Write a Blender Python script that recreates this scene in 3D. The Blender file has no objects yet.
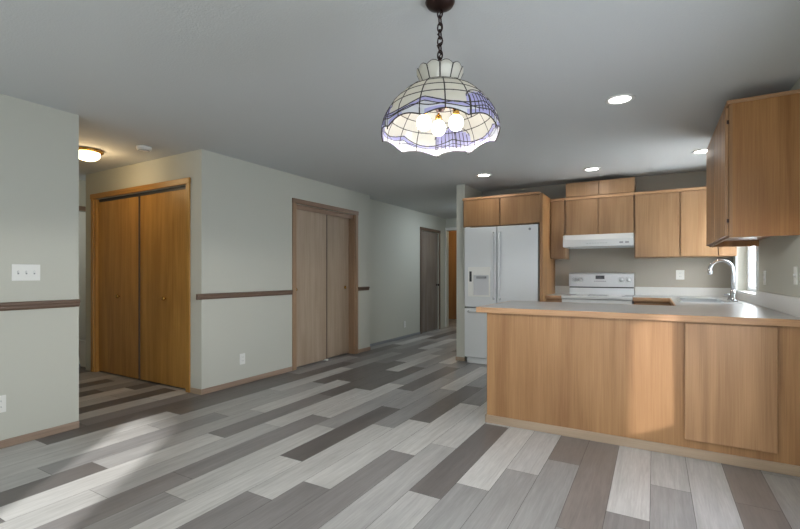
import bpy, bmesh, math, random
from mathutils import Vector, Matrix
random.seed(7)
S = bpy.context.scene
PI = math.pi

# ------------------------------------------------------------------ camera
cd = bpy.data.cameras.new('camera'); cam = bpy.data.objects.new('camera', cd)
S.collection.objects.link(cam)
cam.location = (0, 0, 1.18)
cam.rotation_euler = (PI / 2, 0, math.radians(30))
cd.sensor_width = 36; cd.lens = 36 * 441 / 800; cd.shift_y = 9.5 / 800
cd.clip_start = 0.02
S.camera = cam

# ------------------------------------------------------------------ view, world, daylight
S.view_settings.view_transform = 'Standard'; S.view_settings.look = 'None'
S.view_settings.gamma = 1; S.view_settings.use_curve_mapping = False
S.view_settings.exposure = 0.13
S.cycles.use_denoising = True
S.cycles.max_bounces = 10; S.cycles.diffuse_bounces = 6
S.cycles.sample_clamp_indirect = 6
w = bpy.data.worlds.new('daylight_sky'); S.world = w; w.use_nodes = True
w.node_tree.nodes['Background'].inputs[0].default_value = (0.80, 0.90, 1.0, 1)
w.node_tree.nodes['Background'].inputs[1].default_value = 1.6

def lamp(name, kind, loc, energy, color=(1, 1, 1), direction=None, **kw):
    l = bpy.data.lights.new(name, kind); l.energy = energy; l.color = color
    for k, v in kw.items(): setattr(l, k, v)
    o = bpy.data.objects.new(name, l); S.collection.objects.link(o); o.location = loc
    if direction is not None:
        o.rotation_euler = Vector(direction).to_track_quat('-Z', 'Y').to_euler()
    return o

EL = math.radians(17)
lamp('sun_light', 'SUN', (6, -8, 6), 8.5, (1.0, 0.98, 0.97),
     (-0.616 * math.cos(EL), 0.788 * math.cos(EL), -math.sin(EL)), angle=math.radians(1.6))
# area lamps added as daylight fill at unseen openings; last one at the sink window
DAY = (0.86, 0.94, 1.0)
lamp('patio_daylight', 'AREA', (-0.6, -1.75, 0.75), 40, DAY, (-0.1, 1, 0.0), shape='RECTANGLE', size=0.76, size_y=1.4)
lamp('rear_fill', 'AREA', (-2.9, -1.75, 1.45), 14, DAY, (0.05, 1, 0.0), shape='RECTANGLE', size=1.4, size_y=1.2)  # fill added behind the camera, its window is unseen
lamp('side_fill', 'AREA', (0.93, 1.0, 1.45), 16, DAY, (-1, 0.7, -0.3), shape='RECTANGLE', size=1.5, size_y=1.3)  # fill added to brighten the main wall from an unseen opening
lamp('sidelight_fill', 'AREA', (0.94, 2.29, 0.95), 38, DAY, (-1, 0.35, 0.0), shape='RECTANGLE', size=0.42, size_y=0.7)  # extra fill added at the unseen slot to lift the main wall
lamp('kitchen_window_daylight', 'AREA', (1.05, 5.45, 1.5), 46, DAY, (-1, -0.45, 0.0), shape='RECTANGLE', size=1.0, size_y=0.9)

# ------------------------------------------------------------------ helpers
def lin(r, g, b):
    f = lambda c: (c / 255 / 12.92) if c / 255 <= 0.04045 else ((c / 255 + 0.055) / 1.055) ** 2.4
    return (f(r), f(g), f(b), 1)

def mat(name):
    m = bpy.data.materials.new(name); m.use_nodes = True
    return m, m.node_tree.nodes, m.node_tree.links, m.node_tree.nodes['Principled BSDF']

def N(nodes, kind, **kw):
    n = nodes.new(kind)
    for k, v in kw.items():
        if k in n.inputs: n.inputs[k].default_value = v
        else: setattr(n, k, v)
    return n

def plain(name, col, rough=0.5, metal=0.0, bump=0.0, bscale=200, var=0.0, spec=None):
    """paint / plastic / metal with a faint procedural mottle and surface texture"""
    m, n, l, p = mat(name)
    p.inputs['Roughness'].default_value = rough; p.inputs['Metallic'].default_value = metal
    if spec is not None: p.inputs['Specular IOR Level'].default_value = spec
    tc = n.new('ShaderNodeTexCoord')
    nz = N(n, 'ShaderNodeTexNoise', Scale=bscale if bump else 6.0, Detail=4.0)
    l.new(tc.outputs['Object'], nz.inputs['Vector'])
    mx = N(n, 'ShaderNodeMix', data_type='RGBA')
    c2 = tuple(max(0, c * (1 - var)) for c in col[:3]) + (1,)
    mx.inputs[6].default_value = col; mx.inputs[7].default_value = c2
    l.new(nz.outputs[0], mx.inputs[0]); l.new(mx.outputs[2], p.inputs['Base Color'])
    if bump:
        b = N(n, 'ShaderNodeBump', Strength=bump, Distance=0.002)
        l.new(nz.outputs[0], b.inputs['Height']); l.new(b.outputs[0], p.inputs['Normal'])
    return m

def wood(name, light, dark, axis='Z', rough=0.42, contrast=1.0, bold=1.0):
    """straight oak grain running along one axis with wide cathedral figure"""
    m, n, l, p = mat(name)
    tc = n.new('ShaderNodeTexCoord'); oi = n.new('ShaderNodeObjectInfo')
    off = N(n, 'ShaderNodeVectorMath', operation='SCALE'); off.inputs['Scale'].default_value = 17.0
    cmb = n.new('ShaderNodeCombineXYZ')
    for i in range(3): l.new(oi.outputs['Random'], cmb.inputs[i])
    l.new(cmb.outputs[0], off.inputs[0])
    add = N(n, 'ShaderNodeVectorMath', operation='ADD')
    l.new(tc.outputs['Object'], add.inputs[0]); l.new(off.outputs[0], add.inputs[1])
    def grain(s_across, s_along, detail, dist=0.0):
        mp = n.new('ShaderNodeMapping')
        sc = {'X': (s_along, s_across, s_across), 'Y': (s_across, s_along, s_across), 'Z': (s_across, s_across, s_along)}[axis]
        mp.inputs['Scale'].default_value = sc
        nz = N(n, 'ShaderNodeTexNoise', Scale=1.0, Detail=detail, Roughness=0.6, Distortion=dist)
        l.new(add.outputs[0], mp.inputs[0]); l.new(mp.outputs[0], nz.inputs['Vector'])
        return nz.outputs[0]
    fine = grain(170, 3.0, 4.0); broad = grain(11, 0.55, 3.0, 0.8); mott = grain(2.2, 1.0, 3.0)
    # cathedral figure: bands of the slow field
    mul = N(n, 'ShaderNodeMath', operation='MULTIPLY'); mul.inputs[1].default_value = 34
    fld = grain(3.0, 0.35, 1.0)
    l.new(fld, mul.inputs[0])
    sn = N(n, 'ShaderNodeMath', operation='SINE'); l.new(mul.outputs[0], sn.inputs[0])
    def comb(a, fa, b, fb):
        x = N(n, 'ShaderNodeMath', operation='MULTIPLY'); x.inputs[1].default_value = fa; l.new(a, x.inputs[0])
        y = N(n, 'ShaderNodeMath', operation='MULTIPLY_ADD'); y.inputs[1].default_value = fb
        l.new(b, y.inputs[0]); l.new(x.outputs[0], y.inputs[2]); return y.outputs[0]
    v = comb(fine, 0.42, broad, 0.45); v = comb(v, 1.0, sn.outputs[0], 0.035 * bold); v = comb(v, 1.0, mott, 0.25)
    r = n.new('ShaderNodeValToRGB')
    r.color_ramp.elements[0].position = 0.61 - 0.17 / contrast; r.color_ramp.elements[1].position = 0.61 + 0.17 / contrast
    r.color_ramp.elements[0].color = dark; r.color_ramp.elements[1].color = light
    vr = n.new('ShaderNodeMapRange'); vr.inputs[3].default_value = 0.93; vr.inputs[4].default_value = 1.05
    l.new(oi.outputs['Random'], vr.inputs[0]); vs = N(n, 'ShaderNodeVectorMath', operation='SCALE')
    l.new(v, r.inputs[0]); l.new(r.outputs[0], vs.inputs[0]); l.new(vr.outputs[0], vs.inputs['Scale']); l.new(vs.outputs[0], p.inputs['Base Color'])
    p.inputs['Roughness'].default_value = rough
    b = N(n, 'ShaderNodeBump', Strength=0.12, Distance=0.001); l.new(fine, b.inputs['Height']); l.new(b.outputs[0], p.inputs['Normal'])
    return m

def glow(name, col, strength):
    m, n, l, p = mat(name)
    p.inputs['Base Color'].default_value = col
    p.inputs['Emission Color'].default_value = col; p.inputs['Emission Strength'].default_value = strength
    nz = N(n, 'ShaderNodeTexNoise', Scale=8.0)
    ma = N(n, 'ShaderNodeMapRange'); ma.inputs[3].default_value = 0.3; ma.inputs[4].default_value = 0.4
    l.new(nz.outputs[0], ma.inputs[0]); l.new(ma.outputs[0], p.inputs['Roughness'])
    return m

def stained(name, col, through=0.55):
    """opal stained glass: light passes and scatters"""
    m, n, l, p = mat(name)
    n.remove(p); out = n['Material Output']
    tc = n.new('ShaderNodeTexCoord'); nz = N(n, 'ShaderNodeTexNoise', Scale=22.0, Detail=3.0)
    l.new(tc.outputs['Object'], nz.inputs['Vector'])
    mx = N(n, 'ShaderNodeMix', data_type='RGBA'); mx.inputs[6].default_value = col
    mx.inputs[7].default_value = tuple(min(1, c * 0.86) for c in col[:3]) + (1,)
    l.new(nz.outputs[0], mx.inputs[0])
    d = n.new('ShaderNodeBsdfDiffuse'); t = n.new('ShaderNodeBsdfTranslucent'); g = N(n, 'ShaderNodeBsdfGlossy', Roughness=0.12)
    l.new(mx.outputs[2], d.inputs[0]); l.new(mx.outputs[2], t.inputs[0])
    a = n.new('ShaderNodeMixShader'); a.inputs[0].default_value = through
    l.new(d.outputs[0], a.inputs[1]); l.new(t.outputs[0], a.inputs[2])
    b = n.new('ShaderNodeMixShader'); b.inputs[0].default_value = 0.05
    l.new(a.outputs[0], b.inputs[1]); l.new(g.outputs[0], b.inputs[2]); l.new(b.outputs[0], out.inputs[0])
    return m

class MB:
    """collects shapes in world coordinates, becomes one mesh object"""
    def __init__(s): s.b = bmesh.new()
    def box(s, x0, x1, y0, y1, z0, z1, bev=0.0, mi=0, rot=None, piv=None):
        c = Vector(((x0 + x1) / 2, (y0 + y1) / 2, (z0 + z1) / 2))
        r = bmesh.ops.create_cube(s.b, size=1.0); vs = r['verts']
        bmesh.ops.scale(s.b, vec=(abs(x1 - x0), abs(y1 - y0), abs(z1 - z0)), verts=vs)
        bmesh.ops.translate(s.b, vec=c, verts=vs)
        if rot: bmesh.ops.rotate(s.b, cent=piv or c, matrix=rot, verts=vs)
        fs = {f for v in vs for f in v.link_faces}
        for f in fs: f.material_index = mi
        if bev:
            es = list({e for v in vs for e in v.link_edges})
            bmesh.ops.bevel(s.b, geom=es, offset=bev, offset_type='OFFSET', segments=2, profile=0.6, affect='EDGES', clamp_overlap=True, material=-1)
        return s
    def prism(s, pts, y0, y1, axis='Y', mi=0):
        """polygon in the plane across an axis, extruded along it"""
        def P(a, b, t): return {'Y': (a, t, b), 'X': (t, a, b), 'Z': (a, b, t)}[axis]
        A = [s.b.verts.new(P(a, b, y0)) for a, b in pts]; B = [s.b.verts.new(P(a, b, y1)) for a, b in pts]
        k = len(pts); fs = [s.b.faces.new(A), s.b.faces.new(B[::-1])]
        for i in range(k): fs.append(s.b.faces.new((A[i], B[i], B[(i + 1) % k], A[(i + 1) % k])))
        for f in fs: f.material_index = mi
        return s
    def tube(s, pts, r, n=10, closed=False, mi=0):
        pts = [Vector(p) for p in pts]; k = len(pts); rs = r if isinstance(r, (list, tuple)) else [r] * k
        rings = []; up = None
        for i, p in enumerate(pts):
            a = pts[(i - 1) % k] if (closed or i > 0) else p; c = pts[(i + 1) % k] if (closed or i < k - 1) else p
            d = (c - a).normalized()
            if up is None: up = d.orthogonal().normalized()
            up = (up - d * up.dot(d))
            up = up.normalized() if up.length > 1e-6 else d.orthogonal().normalized()
            sd = d.cross(up)
            rings.append([s.b.verts.new(p + (up * math.cos(2 * PI * j / n) + sd * math.sin(2 * PI * j / n)) * rs[i]) for j in range(n)])
        m = k if closed else k - 1
        for i in range(m):
            A, B = rings[i], rings[(i + 1) % k]
            for j in range(n):
                f = s.b.faces.new((A[j], A[(j + 1) % n], B[(j + 1) % n], B[j])); f.smooth = True; f.material_index = mi
        if not closed:
            for R, rev in ((rings[0], True), (rings[-1], False)):
                f = s.b.faces.new(R[::-1] if rev else R); f.material_index = mi
        return s
    def lathe(s, prof, c, n=32, axis='Z', mi=0):
        """profile of (radius, height) spun about a line through c"""
        c = Vector(c); rings = []
        for r, h in prof:
            ring = []
            for j in range(n):
                a = 2 * PI * j / n; u, v = r * math.cos(a), r * math.sin(a)
                o = {'Z': (u, v, h), 'X': (h, u, v), 'Y': (u, h, v)}[axis]
                ring.append(s.b.verts.new(c + Vector(o)))
            rings.append(ring)
        for A, B in zip(rings, rings[1:]):
            for j in range(n):
                f = s.b.faces.new((A[j], A[(j + 1) % n], B[(j + 1) % n], B[j])); f.smooth = True; f.material_index = mi
        for R in (rings[0], rings[-1]):
            f = s.b.faces.new(R); f.material_index = mi
        return s
    def ball(s, c, r, n=16, sz=1.0):
        pr = [(max(r * math.sin(PI * i / n), 1e-4), -r * sz * math.cos(PI * i / n)) for i in range(n + 1)]
        return s.lathe(pr, c, n * 2)
    def quad(s, *pts, mi=0):
        f = s.b.faces.new([s.b.verts.new(p) for p in pts]); f.material_index = mi; return s
    def build(s, name, m, parent=None, label=None, keep=False):
        if not keep: bmesh.ops.recalc_face_normals(s.b, faces=s.b.faces[:])
        me = bpy.data.meshes.new(name); o = bpy.data.objects.new(name, me); S.collection.objects.link(o)
        w0 = Vector((0, 0, 0))
        if parent is not None:
            w0 = WORLD[parent.name]; o.parent = parent
        else:
            xs = [v.co for v in s.b.verts]
            lo = Vector([min(v[i] for v in xs) for i in range(3)]); hi = Vector([max(v[i] for v in xs) for i in range(3)])
            w0 = Vector(((lo.x + hi.x) / 2, (lo.y + hi.y) / 2, lo.z)); o.location = w0
        bmesh.ops.translate(s.b, vec=-w0, verts=s.b.verts[:])
        WORLD[o.name] = w0
        s.b.to_mesh(me); s.b.free()
        for mm in (m if isinstance(m, (list, tuple)) else [m]): me.materials.append(mm)
        if label: o['label'] = label
        return o
WORLD = {}

def thing(name, label, cat, loc, group=None, structure=False):
    o = bpy.data.objects.new(name, None); S.collection.objects.link(o)
    o.empty_display_size = 0.05; o.location = loc; WORLD[o.name] = Vector(loc)
    o['label'] = label; o['category'] = cat
    if group: o['group'] = group
    if structure: o['kind'] = 'structure'
    return o
def tag(o, label, cat, group=None):
    o['label'] = label; o['category'] = cat
    if group: o['group'] = group
    return o
def struct(name, mb, m, label=None, cat=None):
    o = mb.build(name, m); o['kind'] = 'structure'
    if label: o['label'] = label
    if cat: o['category'] = cat
    return o

# ------------------------------------------------------------------ materials
M = {}
M['wall'] = plain('wall_paint', lin(192, 192, 181), 0.85, bump=0.25, bscale=160, var=0.03)
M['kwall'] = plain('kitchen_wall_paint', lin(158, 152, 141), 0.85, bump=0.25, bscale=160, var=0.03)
M['ceiling'] = plain('ceiling_texture', lin(200, 202, 201), 0.9, bump=0.7, bscale=90, var=0.05)
M['oak'] = wood('oak_veneer', lin(172, 132, 88), lin(130, 92, 56), bold=1.8, contrast=0.72)
M['oak_upper_dimmed'] = wood('dimmed_cabinet_oak', lin(164, 129, 92), lin(130, 97, 64), bold=1.6)  # same oak, colour darkened to offset excess light on the upper cabinets
M['oak_bold'] = wood('figured_oak_panel', lin(188, 137, 82), lin(142, 96, 50), bold=3.4, contrast=0.75)
M['oak_warm_x'] = wood('honey_oak_head', lin(190, 144, 78), lin(152, 108, 50), axis='X')
M['oak_warm'] = wood('honey_oak', lin(202, 154, 82), lin(162, 116, 52))
M['oak_hatch_lit'] = wood('hatch_and_lit_oak', lin(184, 145, 106), lin(140, 104, 70), bold=3.0, contrast=0.72)  # own tone on the hatch; painted-in light on the right cabinet doors
M['oak_x'] = wood('oak_edging', lin(190, 152, 113), lin(156, 116, 80), axis='X')
M['oak_y'] = wood('oak_edging_lengthwise', lin(206, 160, 114), lin(172, 124, 80), axis='Y')
M['pale'] = wood('greyed_oak_door', lin(180, 161, 140), lin(150, 130, 110))
M['taupe'] = wood('taupe_trim', lin(150, 124, 103), lin(116, 92, 74), axis='Y')
M['taupe_z'] = wood('taupe_casing', lin(164, 134, 106), lin(130, 102, 78))
M['tan_y'] = wood('tan_baseboard', lin(172, 150, 132), lin(140, 118, 100), axis='Y')
M['tan_x'] = wood('tan_base_strip', lin(176, 156, 134), lin(152, 132, 110), axis='X')
M['dark_casing'] = wood('dark_casing', lin(112, 94, 80), lin(84, 68, 57))
M['rail'] = wood('brown_chair_rail', lin(120, 96, 78), lin(86, 66, 52), axis='Y')
M['brown_door'] = wood('brown_slab_door', lin(142, 132, 124), lin(112, 102, 95), rough=0.22)
M['white'] = plain('white_enamel', lin(213, 216, 217), 0.22, var=0.02)
M['offwhite'] = plain('white_plastic', lin(225, 225, 220), 0.4, var=0.02)
M['silver'] = plain('pale_grey_enamel', lin(196, 198, 201), 0.3, var=0.03)
M['counter'] = plain('counter_laminate', lin(182, 183, 182), 0.3, bump=0.03, bscale=260, var=0.14)
M['splash'] = plain('splash_laminate', lin(214, 213, 209), 0.35, bump=0.03, bscale=260, var=0.08)
M['black'] = plain('black_plastic', lin(24, 24, 26), 0.3)
M['dark'] = plain('dark_grey_plastic', lin(70, 72, 74), 0.4)
M['grey'] = plain('grey_plastic', lin(140, 143, 146), 0.4)
M['chrome'] = plain('chrome', lin(225, 227, 230), 0.1, 1.0)
M['steel'] = plain('brushed_steel', lin(200, 202, 204), 0.28, 1.0)
M['brass'] = plain('brass', lin(214, 170, 92), 0.25, 1.0)
M['bronze'] = plain('dark_bronze', lin(52, 36, 32), 0.4, 0.7)
M['lead'] = plain('lead_came', lin(62, 56, 50), 0.5, 0.4)
M['vinyl'] = plain('white_vinyl', lin(232, 235, 236), 0.35)
M['reveal'] = plain('window_reveal_paint', lin(196, 190, 182), 0.8)
M['lens'] = glow('downlight_lens', (1.0, 0.97, 0.90, 1), 16)
M['bulb'] = glow('lit_bulb', (1.0, 0.97, 0.95, 1), 17)
M['dome'] = glow('lit_opal_dome', (1.0, 0.84, 0.60, 1), 4.0)
M['cream'] = stained('cream_stained_glass', (0.83, 0.80, 0.71, 1), 0.40)
M['pearl'] = stained('pearl_stained_glass', (0.86, 0.87, 0.90, 1), 0.5)
M['lavender'] = stained('lavender_stained_glass', (0.58, 0.56, 0.84, 1), 0.45)
g, n_, l_, p_ = mat('window_glass')
p_.inputs['Transmission Weight'].default_value = 1; p_.inputs['Roughness'].default_value = 0.0; p_.inputs['IOR'].default_value = 1.1
M['glass'] = g

# floor planks: tone per plank as a colour attribute, grain and joints in the shader
fm, n, l, p = mat('grey_plank_vinyl')
at = N(n, 'ShaderNodeAttribute', attribute_name='tone'); uv = n.new('ShaderNodeUVMap')
mp = n.new('ShaderNodeMapping'); mp.inputs['Scale'].default_value = (38, 1.6, 1)
nz = N(n, 'ShaderNodeTexNoise', Scale=1.0, Detail=6.0, Roughness=0.65, Distortion=0.6)
l.new(uv.outputs[0], mp.inputs[0]); l.new(mp.outputs[0], nz.inputs['Vector'])
mp2 = n.new('ShaderNodeMapping'); mp2.inputs['Scale'].default_value = (7, 1.3, 1)
nz2 = N(n, 'ShaderNodeTexNoise', Scale=1.0, Detail=4.0, Roughness=0.6)
l.new(uv.outputs[0], mp2.inputs[0]); l.new(mp2.outputs[0], nz2.inputs['Vector'])
mp3 = n.new('ShaderNodeMapping'); mp3.inputs['Scale'].default_value = (130, 9, 1)
nz3 = N(n, 'ShaderNodeTexNoise', Scale=1.0, Detail=3.0)
l.new(uv.outputs[0], mp3.inputs[0]); l.new(mp3.outputs[0], nz3.inputs['Vector'])
s1 = N(n, 'ShaderNodeMath', operation='MULTIPLY_ADD'); s1.inputs[1].default_value = 0.75; l.new(nz2.outputs[0], s1.inputs[0]); l.new(nz.outputs[0], s1.inputs[2])
s2 = N(n, 'ShaderNodeMath', operation='MULTIPLY_ADD'); s2.inputs[1].default_value = 0.45; l.new(nz3.outputs[0], s2.inputs[0]); l.new(s1.outputs[0], s2.inputs[2])
mr = n.new('ShaderNodeMapRange'); mr.inputs[1].default_value = 0.75; mr.inputs[2].default_value = 1.45
mr.inputs[3].default_value = 0.72; mr.inputs[4].default_value = 1.26; l.new(s2.outputs[0], mr.inputs[0])
mm = N(n, 'ShaderNodeVectorMath', operation='SCALE'); l.new(at.outputs['Color'], mm.inputs[0]); l.new(mr.outputs[0], mm.inputs['Scale'])
l.new(mm.outputs[0], p.inputs['Base Color'])
mr2 = n.new('ShaderNodeMapRange'); mr2.inputs[3].default_value = 0.30; mr2.inputs[4].default_value = 0.48
l.new(nz.outputs[0], mr2.inputs[0]); l.new(mr2.outputs[0], p.inputs['Roughness'])
bp = N(n, 'ShaderNodeBump', Strength=0.12, Distance=0.001); l.new(nz.outputs[0], bp.inputs['Height']); l.new(bp.outputs[0], p.inputs['Normal'])
M['floor'] = fm
M['joint'] = plain('plank_joint', lin(58, 55, 52), 0.8)

# ------------------------------------------------------------------ floor
TL, TML, TM, TMD, TD = (177, 176, 173), (161, 160, 158), (139, 138, 137), (122, 119, 118), (99, 95, 93)
TW = (115, 108, 104)     # brownish dark
# row -> (a known joint, {plank index from that joint: tone}); planks are 1.24 m long
ROWS = {-3: (2.0, {0: TM}), -2: (2.1, {0: TM, 1: TM}), -1: (1.6, {0: TW, 1: TW}), 0: (2.35, {0: TML, -1: TML}),
        1: (2.845, {0: TML, -1: TM}), 2: (2.415, {0: (170, 168, 165), -1: TMD}), 3: (2.15, {0: TW, 1: TW, -1: TMD}),
        4: (2.908, {0: TW, -1: TM}), 5: (2.64, {0: TML, -1: TM}), 6: (2.317, {0: TL, -1: TM}),
        7: (2.107, {0: TD, -1: TML, 1: TL}), 8: (2.77, {0: TL, -1: TML, 1: TM}), 9: (2.53, {0: TL, 1: TMD, -1: TMD}),
        10: (1.90, {0: TL, 1: TD, -1: TMD, 2: TM}), 11: (1.66, {0: TL, 1: TM, 2: TL, -1: TMD}),
        12: (2.095, {0: TD, 1: TM, -1: TL, 2: TM}), 13: (2.67, {0: TM, 1: TD, -1: TL, -2: TM, 2: TM}),
        14: (1.60, {0: TMD, 1: TL, 2: TM, -1: TMD, 3: TL}), 15: (2.48, {0: TL, 1: TD, 2: TM, -1: TML, 3: TD}),
        16: (2.12, {0: TMD, 1: TD, 2: TL, -1: TL, 3: TM}), 17: (1.43, {0: TML, 1: TL, 2: TD, -1: TD, 3: TML}),
        18: (2.46, {0: TML, 1: TD, -1: TM, -2: TML, 2: TMD}), 19: (2.0, {0: TML, 1: TL, -1: TL, 2: TM}),
        20: (2.28, {0: TD, 1: TD, -1: TL, 2: TMD}), 21: (1.42, {0: TD, 1: TD}), 22: (1.75, {0: TMD, -1: TD}),
        23: (1.2, {0: TL, 1: TL}), 24: (1.5, {0: TD, -1: TD}), 25: (2.3, {0: TML, -1: TL}), 26: (1.3, {0: TL, 1: TD}),
        27: (2.34, {0: TM, -1: TD}), 28: (1.6, {0: TML}), 29: (1.4, {0: TD}), 30: (2.0, {0: TL, -1: TL})}
fb = bmesh.new(); ul = fb.loops.layers.uv.new('UVMap'); cl = fb.loops.layers.float_color.new('tone')
PW, PL, GAP = 0.19, 1.24, 0.0009
rg = random.Random(11)
for k in range(-3, 44):
    xa, xb = 0.36 - PW * (k + 1), 0.36 - PW * k
    j0, tones = ROWS.get(k, (rg.uniform(0, PL), {}))
    i = math.floor((-1.7 - j0) / PL)
    while j0 + i * PL < 11.5:
        ya, yb = max(-1.7, j0 + i * PL), min(11.6, j0 + (i + 1) * PL)
        t = tones.get(i) or rg.choice([TL, TL, TML, TM, TM, TMD, TD])
        jit = rg.uniform(0.96, 1.04); c = lin(*[v * jit for v in t])
        du, dv = rg.uniform(0, 40), rg.uniform(0, 40)
        q = [(xa + GAP, ya + GAP), (xb - GAP, ya + GAP), (xb - GAP, yb - GAP), (xa + GAP, yb - GAP)]
        f = fb.faces.new([fb.verts.new((x, y, 0)) for x, y in q])
        for lo, (x, y) in zip(f.loops, q):
            lo[ul].uv = (x + du, y + dv); lo[cl] = c
        i += 1
me = bpy.data.meshes.new('floor'); fb.to_mesh(me); fb.free()
fo = bpy.data.objects.new('floor', me); S.collection.objects.link(fo); me.materials.append(M['floor']); fo['kind'] = 'structure'
struct('floor_joints', MB().box(-8.0, 1.0, -1.75, 11.65, -0.06, -0.0015), M['joint'])

# ------------------------------------------------------------------ room shell
CH = 2.40
struct('ceiling', MB().box(-8.0, 1.0, -1.75, 11.65, CH, CH + 0.1), M['ceiling'])
WX = -3.83
mb = MB()
mb.box(WX - 0.12, WX, -1.72, 1.70, 0, CH)
struct('wall_left', mb, M['wall'])
mb = MB()
C0, C1, CT = 4.06, 5.31, 2.05
mb.box(WX - 0.17, WX, 2.76, C0, 0, CH).box(WX - 0.17, WX, C1, 5.70, 0, CH).box(WX - 0.17, WX, C0, C1, CT, CH)
struct('wall_center', mb, M['wall'])
# closet wall in the hall
H0, H1, HT = -5.84, -4.06, 2.08
mb = MB()
mb.box(-6.05, H0, 2.76, 2.88, 0, CH).box(H1, WX - 0.17, 2.76, 2.88, 0, CH).box(H0, H1, 2.76, 2.88, HT, CH)
struct('wall_hall', mb, M['wall'])
struct('wall_hall_front', MB().box(-6.6, WX - 0.12, 1.58, 1.70, 0, CH), M['wall'])
mb = MB(); mb.box(-6.57, -6.45, 1.70, 2.86, 0, CH).box(-6.57, -6.45, 3.66, 4.2, 0, CH).box(-6.57, -6.45, 2.86, 3.66, 2.0, CH)
struct('wall_hall_end', mb, M['wall'])
struct('wall_hall_corner', MB().box(-6.45, -5.93, 4.08, 4.2, 0, CH).box(-6.05, -5.93, 2.88, 4.08, 0, CH), M['wall'])
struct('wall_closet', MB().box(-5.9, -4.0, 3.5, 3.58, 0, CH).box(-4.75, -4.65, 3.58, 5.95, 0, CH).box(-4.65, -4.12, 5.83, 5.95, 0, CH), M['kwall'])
# recessed wall towards the back of the house
RX = -4.00; D0, D1 = 7.77, 8.58
mb = MB(); mb.box(RX - 0.12, RX, 5.70, D0, 0, CH).box(RX - 0.12, RX, D1, 8.95, 0, CH).box(RX - 0.12, RX, D0, D1, 2.05, CH)
struct('wall_recess', mb, M['wall'])
E0, E1, ET = -3.982, -3.05, 2.14
mb = MB(); mb.box(RX - 0.12, E0, 8.95, 9.07, 0, CH).box(E1, -2.23, 8.95, 9.07, 0, CH).box(E0, E1, 8.95, 9.07, ET, CH)
struct('wall_end', mb, M['wall'])
struct('wall_end_hall', MB().box(-5.42, -2.0, 10.62, 10.74, 0, CH).box(-5.42, -5.3, 9.07, 10.62, 0, CH).box(-5.3, -4.12, 8.95, 9.07, 0, CH).box(-2.12, -2.0, 9.07, 10.62, 0, CH), M['wall'])
struct('wall_partition', MB().box(-2.35, -2.23, 5.62, 8.95, 0, CH), M['wall'])
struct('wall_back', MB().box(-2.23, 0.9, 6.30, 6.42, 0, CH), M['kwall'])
# right wall: sink window, plus unseen slot and wide opening cut to let light in
RW = 0.78
def wall_with_holes(y0, y1, holes):
    m_ = MB(); y = y0
    for a, b, z0, z1 in holes:
        m_.box(RW, RW + 0.12, y, a, 0, CH)
        if z0 > 0: m_.box(RW, RW + 0.12, a, b, 0, z0)
        m_.box(RW, RW + 0.12, a, b, z1, CH); y = b
    m_.box(RW, RW + 0.12, y, y1, 0, CH); return m_
struct('wall_right', wall_with_holes(-1.72, 6.42, [(0.2, 1.8, 0.8, 2.1), (2.05, 2.53, 0.53, 1.33), (4.90, 6.0, 0.985, 2.05)]), M['wall'])
mb = MB()
mb.box(-4.0, -3.6, -1.72, -1.6, 0, CH).box(-2.2, -0.84, -1.72, -1.6, 0, CH).box(-0.22, 0.9, -1.72, -1.6, 0, CH)
mb.box(-3.6, -2.2, -1.72, -1.6, 0, 0.85).box(-3.6, -2.2, -1.72, -1.6, 2.05, CH).box(-0.84, -0.22, -1.72, -1.6, 1.46, CH)  # unseen openings, the low one sized to shape the floor sun streak
struct('wall_rear', mb, M['wall'])

struct('sun_blocker', MB().box(2.0, 2.1, -2.6, 0.5, -0.5, 3.4), M['grey'])  # unseen slab added to keep the sun out of the side opening
tg, n, l, p = mat('sun_dimmer')
n.remove(p); tr = n.new('ShaderNodeBsdfTransparent'); tr.inputs[0].default_value = (0.62, 0.62, 0.66, 1); l.new(tr.outputs[0], n['Material Output'].inputs[0])  # filter added to weaken the sun patch on the peninsula
t = thing('window_2', 'unseen sidelight slot shaped for the peninsula sun patch, with added dimming pane', 'window', (RW, 2.29, 0.53), structure=True)
MB().box(RW + 0.05, RW + 0.055, 2.05, 2.53, 0.53, 1.33).build('pane', tg, t)

# baseboards and chair rails
def strip(name, box_, m, bev=0.004): return struct(name, MB().box(*box_, bev=bev), m)
strip('baseboard_left', (WX, WX + 0.012, -1.6, 1.70, 0, 0.055), M['tan_y'])
strip('baseboard_center', (WX, WX + 0.012, 2.75, C0 - 0.065, 0, 0.055), M['tan_y'])
strip('baseboard_center_end', (WX, WX + 0.012, C1 + 0.065, 5.70, 0, 0.055), M['tan_y'])
strip('baseboard_hall', (H1 + 0.07, WX + 0.012, 2.748, 2.76, 0, 0.055), M['tan_x'])
strip('baseboard_recess', (RX, RX + 0.012, 5.71, D0 - 0.06, 0, 0.045), M['grey'])
strip('baseboard_partition', (-2.36, -2.22, 5.608, 5.62, 0, 0.05), M['tan_x'])
def chair_rail(name, y0, y1):
    pr = [(WX, 0.93), (WX + 0.010, 0.93), (WX + 0.016, 0.945), (WX + 0.016, 0.958), (WX + 0.024, 0.967), (WX + 0.024, 0.98), (WX + 0.012, 0.987), (WX, 0.987)]
    struct(name, MB().prism(pr, y0, y1), M['rail'])
chair_rail('trim_1', -1.6, 1.70); chair_rail('trim_2', 2.70, C0 - 0.065); chair_rail('trim_3', C1 + 0.065, 5.66)

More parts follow.
